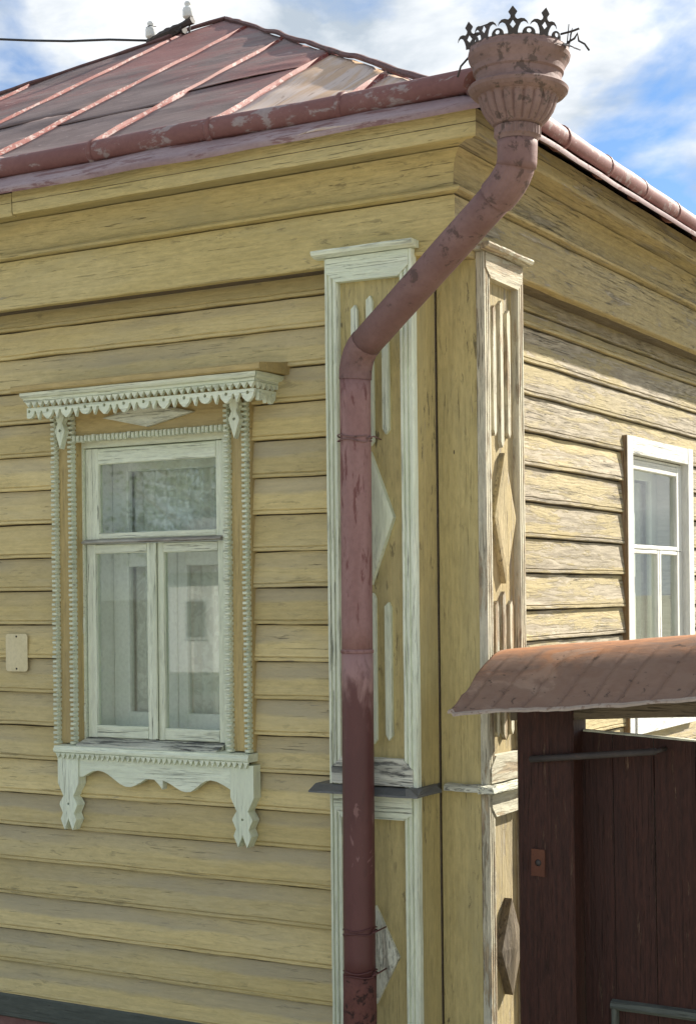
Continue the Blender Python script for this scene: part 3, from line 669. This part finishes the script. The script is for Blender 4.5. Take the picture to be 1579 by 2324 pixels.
def leg(u0, u1, zt):
    w = u1 - u0; c = (u0 + u1) / 2
    o = [(-.5, 0), (-.5, -.130), (-.24, -.185), (-.40, -.212), (-.43, -.222), (-.27, -.258), (-.38, -.285), (-.19, -.330), (0., -.280), (.19, -.330), (.38, -.285), (.27, -.258), (.43, -.222), (.40, -.212), (.24, -.185), (.5, -.130), (.5, 0)]
    cut('bracket', FL, [(c + p[0] * w, zt + p[1]) for p in o], .036, .088, 'mint_white', win, [circ(c, zt - .218, .0055, 8)], 'z')
leg(-1.796, -1.684, 1.5355); leg(-.900, -.788, 1.5225)

# ---- plain side window
FRw = FR
winR = joined('window', slab([(-.15, .012, 2.030, 2.046, 1.585, 2.875), (-.15, .012, 2.874, 2.890, 1.585, 2.875), (-.15, .012, 2.046, 2.874, 2.862, 2.875), (-.15, .03, 2.046, 2.874, 1.585, 1.60)]), 'clean_white', house)
tag(winR, 'plain white side window above the gate roof')
box('casing_board', FR, 'z', 1.943, 2.022, .006, .052, 1.50, 2.962, 'clean_white', winR, .002); box('casing_board', FR, 'z', 2.884, 2.966, .006, .052, 1.50, 2.966, 'clean_white', winR, .002)
box('casing_edge', FR, 'z', 1.937, 1.9425, .004, .051, 1.50, 2.961, 'brown_edge', winR, .001); box('casing_board', FR, 'u', 2.0225, 2.8835, .006, .050, 2.880, 2.964, 'clean_white', winR, .002); box('casing_board', FR, 'u', 2.0225, 2.8835, .006, .060, 1.50, 1.60, 'clean_white', winR, .002)
sash(FR, 2.047, 2.873, 2.415, 2.860, .055, .085, .022, .050, -.020, .016, 'clean_white', winR)
sash(FR, 2.047, 2.500, 1.605, 2.412, .055, .030, .05, .02, -.020, .016, 'clean_white', winR); sash(FR, 2.502, 2.873, 1.605, 2.412, .030, .085, .05, .02, -.020, .016, 'clean_white', winR)
sash(FR, 2.047, 2.46, 1.605, 2.86, .10, .06, .07, .07, -.15, -.12, 'inner_paint', winR); sash(FR, 2.462, 2.873, 1.605, 2.86, .06, .10, .07, .07, -.15, -.12, 'inner_paint', winR)
curtain(FR, 2.03, 2.89, 1.55, 2.78, -.19, winR, fold=.09)

# ------------------------------------------------------------------ gutters
def roof_pt(x, y, lift): return Vector((x, y, APX.z - SL * (APX.y - y) + lift))
gut = thing('rain_gutter', 'dull red half round gutter on the front roof edge, patched with grey', 'gutter', (-1.5, -.2, 3.95))
pts = []
for i in range(61):
    x = -6.0 + (.455 + 6.0) * i / 60; y = -.205 - .027 * (x + 2.09) if x > -2.09 else -.205
    pts.append(roof_pt(x, y, .052 + noise.noise((x * 1.5, 0, 0)) * .007))
sweep('trough', pts, .050, 'gutter_paint', gut, 12, up=Vector((0, -.5, .86)), arc=(R(-35), R(205)), jit=.06)
def ring(name, p, d, r, w, mat, parent, bulge=.004):
    p = Vector(p); d = Vector(d).normalized()
    return sweep(name, [p - d * w, p - d * w * .6, p + d * w * .6, p + d * w], [r, r + bulge, r + bulge, r], mat, parent, 18, caps=True)
for x in (-3.3, -2.6, -1.97, -1.44, -.84, -.24):
    y = -.205 - .027 * (x + 2.09) if x > -2.09 else -.205
    ring('strap', roof_pt(x, y, .052), (1, -.083, -.04), .0515, .013, 'gutter_paint', gut)
gutR = thing('rain_gutter', 'sunlit pinkish red gutter on the side roof edge against the sky', 'gutter', (.4, 2, 3.9))
pts = []
for i in range(51):
    y = -.455 + 6.2 * i / 50; x = .388 - .004 * y
    pts.append(Vector((x, y, 3.942 - .004 * y + noise.noise((y * 1.5, 9, 0)) * .006)))
sweep('trough', pts, .047, 'gutter_paint', gutR, 12, up=Vector((.5, 0, .86)), arc=(R(-25), R(215)), jit=.06)
for y in (.30, .764, 1.185, 1.635, 2.1, 2.6): ring('strap', (.388 - .004 * y, y, 3.942 - .004 * y), (-.004, 1, 0), .0485, .010, 'gutter_paint', gutR, .003)

# ------------------------------------------------------------------ drainpipe with ornamental funnel
dp = thing('drainpipe', 'faded red drainpipe with crowned funnel bending across the house corner', 'drainpipe', (-.19, -.285, 0))
FC = Vector((.615, -.615, 3.69)); TI = Matrix.Rotation(R(1.6), 4, Vector((-.40, .916, 0)))
WF = Matrix.Translation(FC) @ TI
prof = [(.066, -.02), (.070, -.012), (.0745, -.006), (.0745, .022), (.070, .026), (.080, .030), (.086, .038), (.100, .056), (.113, .078), (.120, .098), (.124, .112), (.131, .118), (.138, .120), (.150, .126), (.160, .136), (.163, .146), (.158, .152), (.150, .154), (.141, .160), (.138, .175), (.139, .190), (.146, .196), (.147, .204), (.149, .214), (.156, .228), (.163, .240), (.166, .252), (.163, .264), (.158, .272), (.152, .272), (.14, .24), (.12, .15), (.06, .03)]
def fmod(a, i):
    if 6 <= i <= 10: return 1 + .085 * (abs(math.cos(a * 11)) ** .55 - .6)
    if 1 < i < 4: return 1 + (.02 if math.cos(a * 30) > 0 else -.02)
    return 1 + .006 * math.sin(a * 3 + i)
fun = lathe('funnel', prof, WF, 'funnel_paint', dp, 132, fmod, caps=False, smooth=False)
# crown of cut tin, ten teeth, some bent or broken away
toC = Vector((.40, -.916, 0)).normalized(); rt = Vector((.916, .40, 0)).normalized()
def mirror(h): return h + [(-x, z) for x, z in reversed(h)]
half = [(.000, 0), (.013, 0), (.013, .010), (.016, .022), (.021, .032), (.028, .036), (.034, .034), (.0405, .027), (.037, .037), (.030, .044), (.021, .045), (.012, .042), (.007, .047), (.006, .053), (.0115, .062), (.0115, .064), (0, .080)]
tooth_o = [(x, z) for x, z in half[1:-1]] + [(0, .080)] + [(-x, z) for x, z in reversed(half[1:-1])]
tooth_h = [(0, .018), (.0075, .028), (0, .040), (-.0075, .028)]
arch_o = [(.018, 0)] + [(.0 + .0175 * math.cos(math.pi * j / 10), .005 + .0175 * math.sin(math.pi * j / 10)) for j in range(11)] + [(-.018, 0)]
arch_h = circ(0, .011, .0062, 8)
def crown_piece(name, ang, outline, holes, lean, parent, w0=0.):
    RR = .160; loops = [outline] + holes
    tri = tessellate_polygon([[Vector((p[0], p[1], 0)) for p in l] for l in loops]); flat = [p for l in loops for p in l]; K = len(flat)
    V = []
    c0 = toC * math.cos(ang) + rt * math.sin(ang); tdir = rt * math.cos(ang) - toC * math.sin(ang)
    for off in (.0008, -.0008):
        for x, z in flat:
            x, z = x * 1.22, z * 1.08
            dphi = x / RR; rad = c0 * (math.cos(dphi) - 1) * RR + tdir * math.sin(dphi) * RR
            V.append(rad + c0 * (math.sin(lean) * z + off * math.cos(lean)) + Vector((0, 0, math.cos(lean) * z - off * math.sin(lean))))
    F = [tuple(t) for t in tri] + [tuple(K + i for i in reversed(t)) for t in tri]; s = 0
    for l in loops:
        for i in range(len(l)):
            a, b = s + i, s + (i + 1) % len(l); F.append((a, b, K + b, K + a))
        s += len(l)
    base = WF @ (c0 * RR + Vector((0, 0, .272)))
    return mobj(name, V, F, 'dark_iron', parent, Matrix.Translation(base) @ TI)
N_T = 10
for i in range(N_T):
    ang = R(-6.5 + 36 * i); st = i % N_T
    bent = {2: 2.1, 7: None}.get(st, .12 + rng.uniform(-.04, .1))
    if st == 9: bent = None
    if bent is None: crown_piece('crown_tooth', ang, [p for p in tooth_o if p[1] < .046], [tooth_h], .1, fun)
    else:
        o_ = crown_piece('crown_tooth', ang, tooth_o, [tooth_h], bent, fun)
        if st == 8: o_.matrix_basis = o_.matrix_basis @ Matrix.Rotation(R(50), 4, 'Z')
        if st == 2: o_.matrix_basis = o_.matrix_basis @ Matrix.Rotation(R(-25), 4, 'Z')
    if st != 2: crown_piece('crown_arch', ang + R(18), arch_o, [arch_h], .1, fun)
band = []
nn_ = 60
V = []; F = []
for i in range(nn_ + 1):
    a = 2 * math.pi * i / nn_
    hgt = .001 if R(48) < a < R(84) else .0045
    d = toC * math.cos(a) + rt * math.sin(a)
    for r_, z in ((.1605, .262), (.1605, .272 + hgt), (.1590, .272 + hgt), (.1590, .262)): V.append(d * r_ + Vector((0, 0, z)))
for i in range(nn_):
    for j in range(4): F.append((i * 4 + j, i * 4 + (j + 1) % 4, i * 4 + 4 + (j + 1) % 4, i * 4 + 4 + j))
mobj('crown_band', V, F, 'funnel_paint', fun, WF)
# torn wires and a bent tooth on the right of the rim
for k_, (a, pl) in enumerate(((R(68), [(.165, .275), (.19, .285), (.20, .30), (.205, .275), (.225, .262), (.24, .24)]), (R(74), [(.16, .28), (.165, .34)]), (R(62), [(.150, .30), (.19, .302), (.215, .306)]), (R(-97), [(.165, .262), (.19, .235), (.20, .20)]))):
    d = toC * math.cos(a) + rt * math.sin(a)
    sweep('torn_wire', [WF @ (d * r_ + Vector((0, 0, z))) for r_, z in pl], .0035 if k_ != 1 else .0018, 'dark_iron', fun, 6)
# pipe
PX = -.188; PY = -.287
neck = [FC + Vector((0, 0, -.005)), FC + Vector((-.002, .002, -.04)), FC + Vector((-.004, .004, -.085))]
dirn = Vector((PX - .02 - .60, PY + .60, 3.105 - 3.565)).normalized()
e1 = Vector((.600, -.603, 3.560)); e2 = Vector((PX, PY, 3.085))
dirn = (e2 - e1).normalized(); dn = Vector((0, 0, -1))
sweep('pipe_collar', neck + [FC + Vector((-.008, .006, -.10))], [.0655, .066, .065, .0655], 'pipe_dusty', dp, 26)
def arcpts(a, c, b, n):
    return [Vector(a) * (1 - t) ** 2 + 2 * Vector(c) * t * (1 - t) + Vector(b) * t * t for t in [i / n for i in range(n + 1)]]
el = arcpts(FC + Vector((-.008, .006, -.085)), e1, e1 + dirn * .10, 5)
sweep('elbow', el, .0635, 'pipe_dusty', dp, 26, smooth=False)
sweep('pipe_section', bez(e1 + dirn * .085, e2 - dirn * .06, 8), [.0585] * 9, 'pipe_dusty', dp, 26, jit=.02)
el2 = arcpts(e2 - dirn * .075, e2, e2 + Vector((0, 0, -.09)), 5)
sweep('elbow', el2, .0605, 'pipe_dusty', dp, 26, smooth=False)
sweep('pipe_section', bez(e2 + Vector((0, 0, -.07)), (PX - .004, PY, 1.985), 10), .0575, 'pipe_faded', dp, 26, jit=.015)
sweep('pipe_section', bez((PX - .004, PY, 2.0), (PX - .008, PY, .74), 10), .0590, 'pipe_maroon', dp, 26, jit=.015)
sweep('pipe_section', bez((PX - .008, PY, .80), (PX - .010, PY, .12), 10), .0622, 'pipe_rusty', dp, 26, jit=.06)
ring('joint_band', (PX - .004, PY, 1.992), (0, 0, 1), .0600, .006, 'pipe_faded', dp, .0015)
def wire(z, tilt, parent):
    pts = []
    for t in range(2):
        for i in range(24):
            a = 2 * math.pi * i / 24; pts.append(Vector((PX - .005 + .0625 * math.cos(a), PY + .0625 * math.sin(a), z + t * .016 + tilt * math.cos(a) + .004 * math.sin(3 * a + t * 2))))
    sweep('wire_clamp', pts, .0028, 'pipe_maroon' if z < 2 else 'pipe_dusty', parent, 6)
    sweep('clamp_tail', [(PX + .055, PY - .02, z + .005), (PX + .07, PY + .01, z + .014), (PX + .055, PY + .09, z + .01)], .003, 'pipe_maroon' if z < 2 else 'pipe_dusty', parent, 6)
wire(2.768, -.004, dp); wire(.955, .006, dp); wire(.80, .003, dp)

# ------------------------------------------------------------------ gate
gate = thing('wooden_gate', 'dark maroon plank gate under a rusty tin canopy beside the house', 'gate', (.45, 0, 0))
FG = Frame((1, 0, 0), (0, -1, 0), (0, 0, 0))
box('post', FG, 'z', .328, .548, -.105, .03, 0, 1.775, 'maroon_paint', gate, .008)
box('post', FG, 'z', 1.62, 1.83, -.17, .03, 0, 1.86, 'maroon_paint', gate, .008)
pe = [.544, .664, .818, .970, 1.122, 1.274, 1.426, 1.578]
for i in range(7):
    zt = 1.694 - .055 * (pe[i] - .55)
    cut('plank', FG, [(pe[i] + .002 + .01, .12), (pe[i + 1] - .002 + .012, .12), (pe[i + 1] - .002, zt - .055 * (pe[i + 1] - pe[i])), (pe[i] + .002, zt)], -.092, -.060 + (i % 2) * .002, 'maroon_paint', gate, along='z')
for z in (.45, 1.5): box('back_rail', FG, 'u', .56, 1.60, -.14, -.094, z, z + .11, 'maroon_paint', gate)
extr('sunlit_door_edge', FG, 'u', .553, 1.60, [(-.094, 1.666), (-.058, 1.666), (-.058, 1.672), (-.094, 1.672)], 'worn_or_sunlit_white', gate, 6, .001, z1off=-.058)  # white strip that paints sunlight along the tops of the planks
extr('frame_moulding', FG, 'u', .655, 1.58, [(-.0585, .690), (-.038, .694), (-.03, .705), (-.036, .722), (-.0585, .728)], 'grey_green_paint', gate, 8, .001, z1off=-.01)
extr('frame_moulding', FG, 'z', .15, .705, [(.655, -.0585), (.658, -.038), (.667, -.032), (.676, -.038), (.680, -.0585)], 'grey_green_paint', gate, 4, .001)
extr('top_beam', FG, 'u', .30, 1.86, chamf(-.15, .02, 1.768, 1.86, .006), 'bare_or_shaded_wood', gate, 10, .002, z1off=.075)
sweep('hold_bar', bez((.392, -.052, 1.597), (.862, -.045, 1.643), 4), .0125, 'dark_iron', gate, 10)
for x, z in ((.392, 1.597), (.862, 1.643)): sweep('bracket', [(x, -.052, z), (x, .07, z)], .008, 'dark_iron', gate, 8)
lk = cut('latch_plate', FG, [(.384, 1.172), (.437, 1.170), (.438, 1.268), (.386, 1.270)], .032, .039, 'rust_plate', gate, [circ(.412, 1.220, .013, 12)])
lathe('lock_cylinder', [(.001, .0), (.012, .0), (.012, -.02)], Matrix.Translation((.412, -.036, 1.220)) @ Matrix.Rotation(R(90), 4, 'X'), 'dark_iron', lk, 14)
# canopy of rusted tin, bent over the gate
V, F = [], []
sec = [(.36, 1.845, 0), (.30, 1.93, 0), (.20, 1.975, 0), (.12, 1.990, 0), (.04, 1.986, 0), (-.03, 1.970, 0), (-.09, 1.940, 0), (-.14, 1.905, 0), (-.18, 1.868, 0), (-.22, 1.826, 0), (-.25, 1.796, 0), (-.275, 1.776, 0)]
sub = []
for i in range(len(sec) - 1):
    for t in (0, .5): sub.append((sec[i][0] * (1 - t) + sec[i + 1][0] * t, sec[i][1] * (1 - t) + sec[i + 1][1] * t))
sub.append(sec[-1][:2]); NS = len(sub); nx = 240
for i in range(nx + 1):
    for j, (y, z) in enumerate(sub):
        t = j / (NS - 1)
        xl = .235 - .055 * max(0, (t - .45) / .55) ** 1.2 + noise.noise((t * 9, 2, 2)) * .012
        x = xl + (1.95 - xl) * i / nx; f = max(0., (x - .25))
        lift = .080 * (x - .24)
        dent = noise.noise((x * 3.2 + t * 2.2, t * 1.8, 3)) * .007 + noise.noise((x * 9 + t * 5, t * 4, 8)) * .0025
        cx_ = x + t * .20 + .03 * noise.noise((x * 4, 1, 1)); crease = -.042 * max(0, 1 - abs((cx_ % .118) - .05) / .011) * max(0, min(.5, t - .42)) * max(0., min(1., (1.0 - t) * 7)) + .016 * max(0, 1 - abs((cx_ % .118) - .075) / .02) * max(0, min(.5, t - .42)) * max(0., min(1., (1.0 - t) * 7))
        edge = (.007 * noise.noise((x * 4, 5, 1)) + .0015 * noise.noise((x * 26, 2, 1))) * max(0, t - .8) * 5
        V.append((x, y + dent * .5 + (-.012 if j == NS - 1 else 0), z + lift + dent + crease + edge + (.012 * (i < 3) * (t > .8))))
for i in range(nx):
    for j in range(NS - 1): F.append((i * NS + j, i * NS + j + 1, (i + 1) * NS + j + 1, (i + 1) * NS + j))
can = mobj('canopy', V, F, 'rust_sheet', gate, None, True, fix=False)
md = can.modifiers.new('thick', 'SOLIDIFY'); md.thickness = .0016; md.offset = 0
Ve, Fe = [], []
for i in range(nx + 1):
    q = Vector(V[i * NS + NS - 1]); b_ = .001 + .002 * noise.noise((q.x * 9, 3, 3))
    Ve += [q + Vector((0, .006, .008)), q + Vector((0, -.008, .001)), q + Vector((0, -.009, -.005 - b_)), q + Vector((0, .002, -.004 - b_))]
for i in range(nx):
    for j in range(4): Fe.append((i * 4 + j, i * 4 + (j + 1) % 4, i * 4 + 4 + (j + 1) % 4, i * 4 + 4 + j))
mobj('folded_edge', Ve, Fe, 'rust_edge', can)

# ------------------------------------------------------------------ roof insulators and cable
ib = thing('insulator_bracket', 'weathered wooden arm with two white porcelain insulators on the roof hip', 'insulators', (-3.2, 2.7, 5.70))
def bx(name, a, b, w, mat, parent):
    a, b = Vector(a), Vector(b); n_ = 10; pts = [a.lerp(b, i / n_) for i in range(n_ + 1)]
    return sweep(name, pts, w, mat, parent, 6, jit=.7, smooth=False)
bx('arm', (-3.372, 2.7, 5.718), (-3.028, 2.7, 5.802), .026, 'dark_iron', ib)
bx('arm', (-3.30, 2.71, 5.745), (-3.10, 2.71, 5.762), .030, 'dark_iron', ib)
sweep('stay', [(-3.21, 2.7, 5.76), (-3.205, 2.7, 5.68)], .010, 'dark_iron', ib, 6); sweep('stay', [(-3.05, 2.7, 5.80), (-3.055, 2.7, 5.70)], .006, 'dark_iron', ib, 6)
sweep('stay', [(-3.16, 2.69, 5.77), (-3.13, 2.69, 5.74), (-3.115, 2.68, 5.75)], .010, 'dark_iron', ib, 6)
ip = [(.014, -.012), (.032, 0), (.0345, .004), (.035, .050), (.030, .060), (.019, .066), (.0185, .072), (.023, .080), (.023, .092), (.015, .101), (.002, .103)]
for x, z in ((-3.352, 5.752), (-3.062, 5.822)):
    lathe('insulator', ip, Matrix.Translation((x, 2.7, z)), 'porcelain', ib, 18)
    sweep('pin', [(x, 2.7, z - .03), (x, 2.7, z + .005)], .007, 'dark_iron', ib, 6)
sweep('tie_wire', [(-3.375, 2.68, 5.812), (-3.33, 2.66, 5.812), (-3.30, 2.69, 5.806)], .003, 'dark_iron', ib, 5)
cb = []
for i in range(41):
    t = i / 40; a = Vector((-3.36, 2.7, 5.735)); b = Vector((-13.0, -1.5, 7.3)); p = a.lerp(b, t); p.z -= 1.0 * t * (1 - t) * 1.1; cb.append(p)
cable = sweep('overhead_cable', [p + Vector((0, .006 * math.cos(i * 2.1), .006 * math.sin(i * 2.1))) for i, p in enumerate(cb)], .0075, 'cable_black', None, 6)
tag(cable, 'black twisted cable running from roof insulators to the left', 'cable')

# ------------------------------------------------------------------ plate on the wall
pw, ph = .0625, .083
pl = thing('wall_plate', 'small blank cream plate screwed to the yellow boards left of the window', 'plate', (-2.063, -.03, 1.962))
def rrect(c, z, w, h, r):
    o = []
    for sx, sz, a0 in ((1, 1, 0), (-1, 1, 90), (-1, -1, 180), (1, -1, 270)):
        for k_ in range(4): a = R(a0 + 30 * k_); o.append((c + sx * (w - r) + r * math.cos(a), z + sz * (h - r) + r * math.sin(a)))
    return o
cut('plate', FL, rrect(-2.063, 1.962, pw, ph, .014), .040, .043, 'beige_plate', pl)
for z in (2.033, 1.891): lathe('screw', [(.0045, 0), (.004, .002), (.001, .003)], Matrix.Translation((-2.063, -.0435, z)) @ Matrix.Rotation(R(90), 4, 'X'), 'dark_iron', pl, 10)

# ------------------------------------------------------------------ across the road and in the yard (seen mirrored in the panes)
k = NT('leaf_green'); b = k.noise((6, 6, 6), 3, .5); k.set(k.mix(b, (.045, .085, .022), (.10, .15, .045)), .7)
k = NT('bark'); b = k.noise((20, 20, 4), 5, .6); k.set(k.mix(b, (.10, .075, .05), (.20, .16, .12)), .9)
k = NT('lime_wash'); b = k.noise((2, 2, 2), 5, .6); k.set(k.mix(b, (.72, .71, .66), (.80, .79, .75)), .85)
k = NT('slate_roof'); b = k.noise((5, 5, 5), 5, .6); k.set(k.mix(b, (.16, .15, .15), (.25, .24, .23)), .8)
def tree(loc, h, rad, label, seed, group):
    q = random.Random(seed); t = thing('leafy_tree', label, 'tree', loc, group); L0 = Vector(loc)
    tr = sweep('trunk', [L0, L0 + Vector((.05, .02, h * .3)), L0 + Vector((.12, -.05, h * .6)), L0 + Vector((.05, 0, h * .85))], [h * .035, h * .028, h * .018, h * .006], 'bark', t, 9)
    cl = []
    for i in range(9):
        a = q.uniform(0, 6.28); hh = h * q.uniform(.35, .7); e = L0 + Vector((math.cos(a) * rad * .7, math.sin(a) * rad * .7, hh + rad * q.uniform(.2, .5)))
        sweep('limb', [L0 + Vector((.08, 0, hh * .8)), (L0 + Vector((.08, 0, hh * .8))).lerp(e, .5) + Vector((0, 0, .1)), e], [h * .012, h * .008, h * .003], 'bark', tr, 6); cl.append(e)
    V, F = [], []
    for i in range(46):
        a = q.uniform(0, 6.28); r_ = rad * q.random() ** .5; z = h * q.uniform(.36, 1.); r_ *= math.sin(min(1, (1.06 - z / h) / .7) * 1.5)
        cl.append(L0 + Vector((math.cos(a) * r_, math.sin(a) * r_, z)))
    for c in cl:
        for j in range(60):
            p = c - L0 + Vector((q.gauss(0, 1), q.gauss(0, 1), q.gauss(0, .8))) * rad * .17; n = Vector((q.gauss(0, 1), q.gauss(0, 1), q.gauss(.5, 1))).normalized()
            u = n.orthogonal().normalized() * .11; v = n.cross(u) * .7; o = len(V)
            V += [p - u, p + v, p + u, p - v]; F.append((o, o + 1, o + 2, o + 3))
    mobj('crown', V, F, 'leaf_green', t, Matrix.Translation(L0), fix=False)
gA = 'trees across the road'
tree((-15, -38, 0), 8.2, 3.4, 'broad leafy tree across the road right of the white house', 1, gA)
tree((-30, -41, 0), 9.5, 3.6, 'tallest leafy tree across the road left of the white house', 2, gA)
oh = thing('white_house', 'low white house with grey roof across the road', 'house', (-22, -34, 0))
joined('wall', slab([(-25, -19.5, -36, -32, 0, 2.9)]), 'lime_wash', oh)
mobj('roof', [(-25.5, -36.5, 2.9), (-19, -36.5, 2.9), (-19, -31.5, 2.9), (-25.5, -31.5, 2.9), (-25.5, -34, 4.6), (-19, -34, 4.6)], [(0, 1, 5, 4), (3, 4, 5, 2), (0, 4, 3), (1, 2, 5), (0, 3, 2, 1)], 'slate_roof', oh)
for x in (-24, -22.2, -20.4):
    wn_ = joined('window', slab([(x - .45, x + .45, -32.0, -31.95, .95, 2.15)]), 'clean_white', oh); joined('pane', slab([(x - .36, x + .36, -31.95, -31.94, 1.03, 2.07)]), 'bare_or_shaded_wood', wn_)
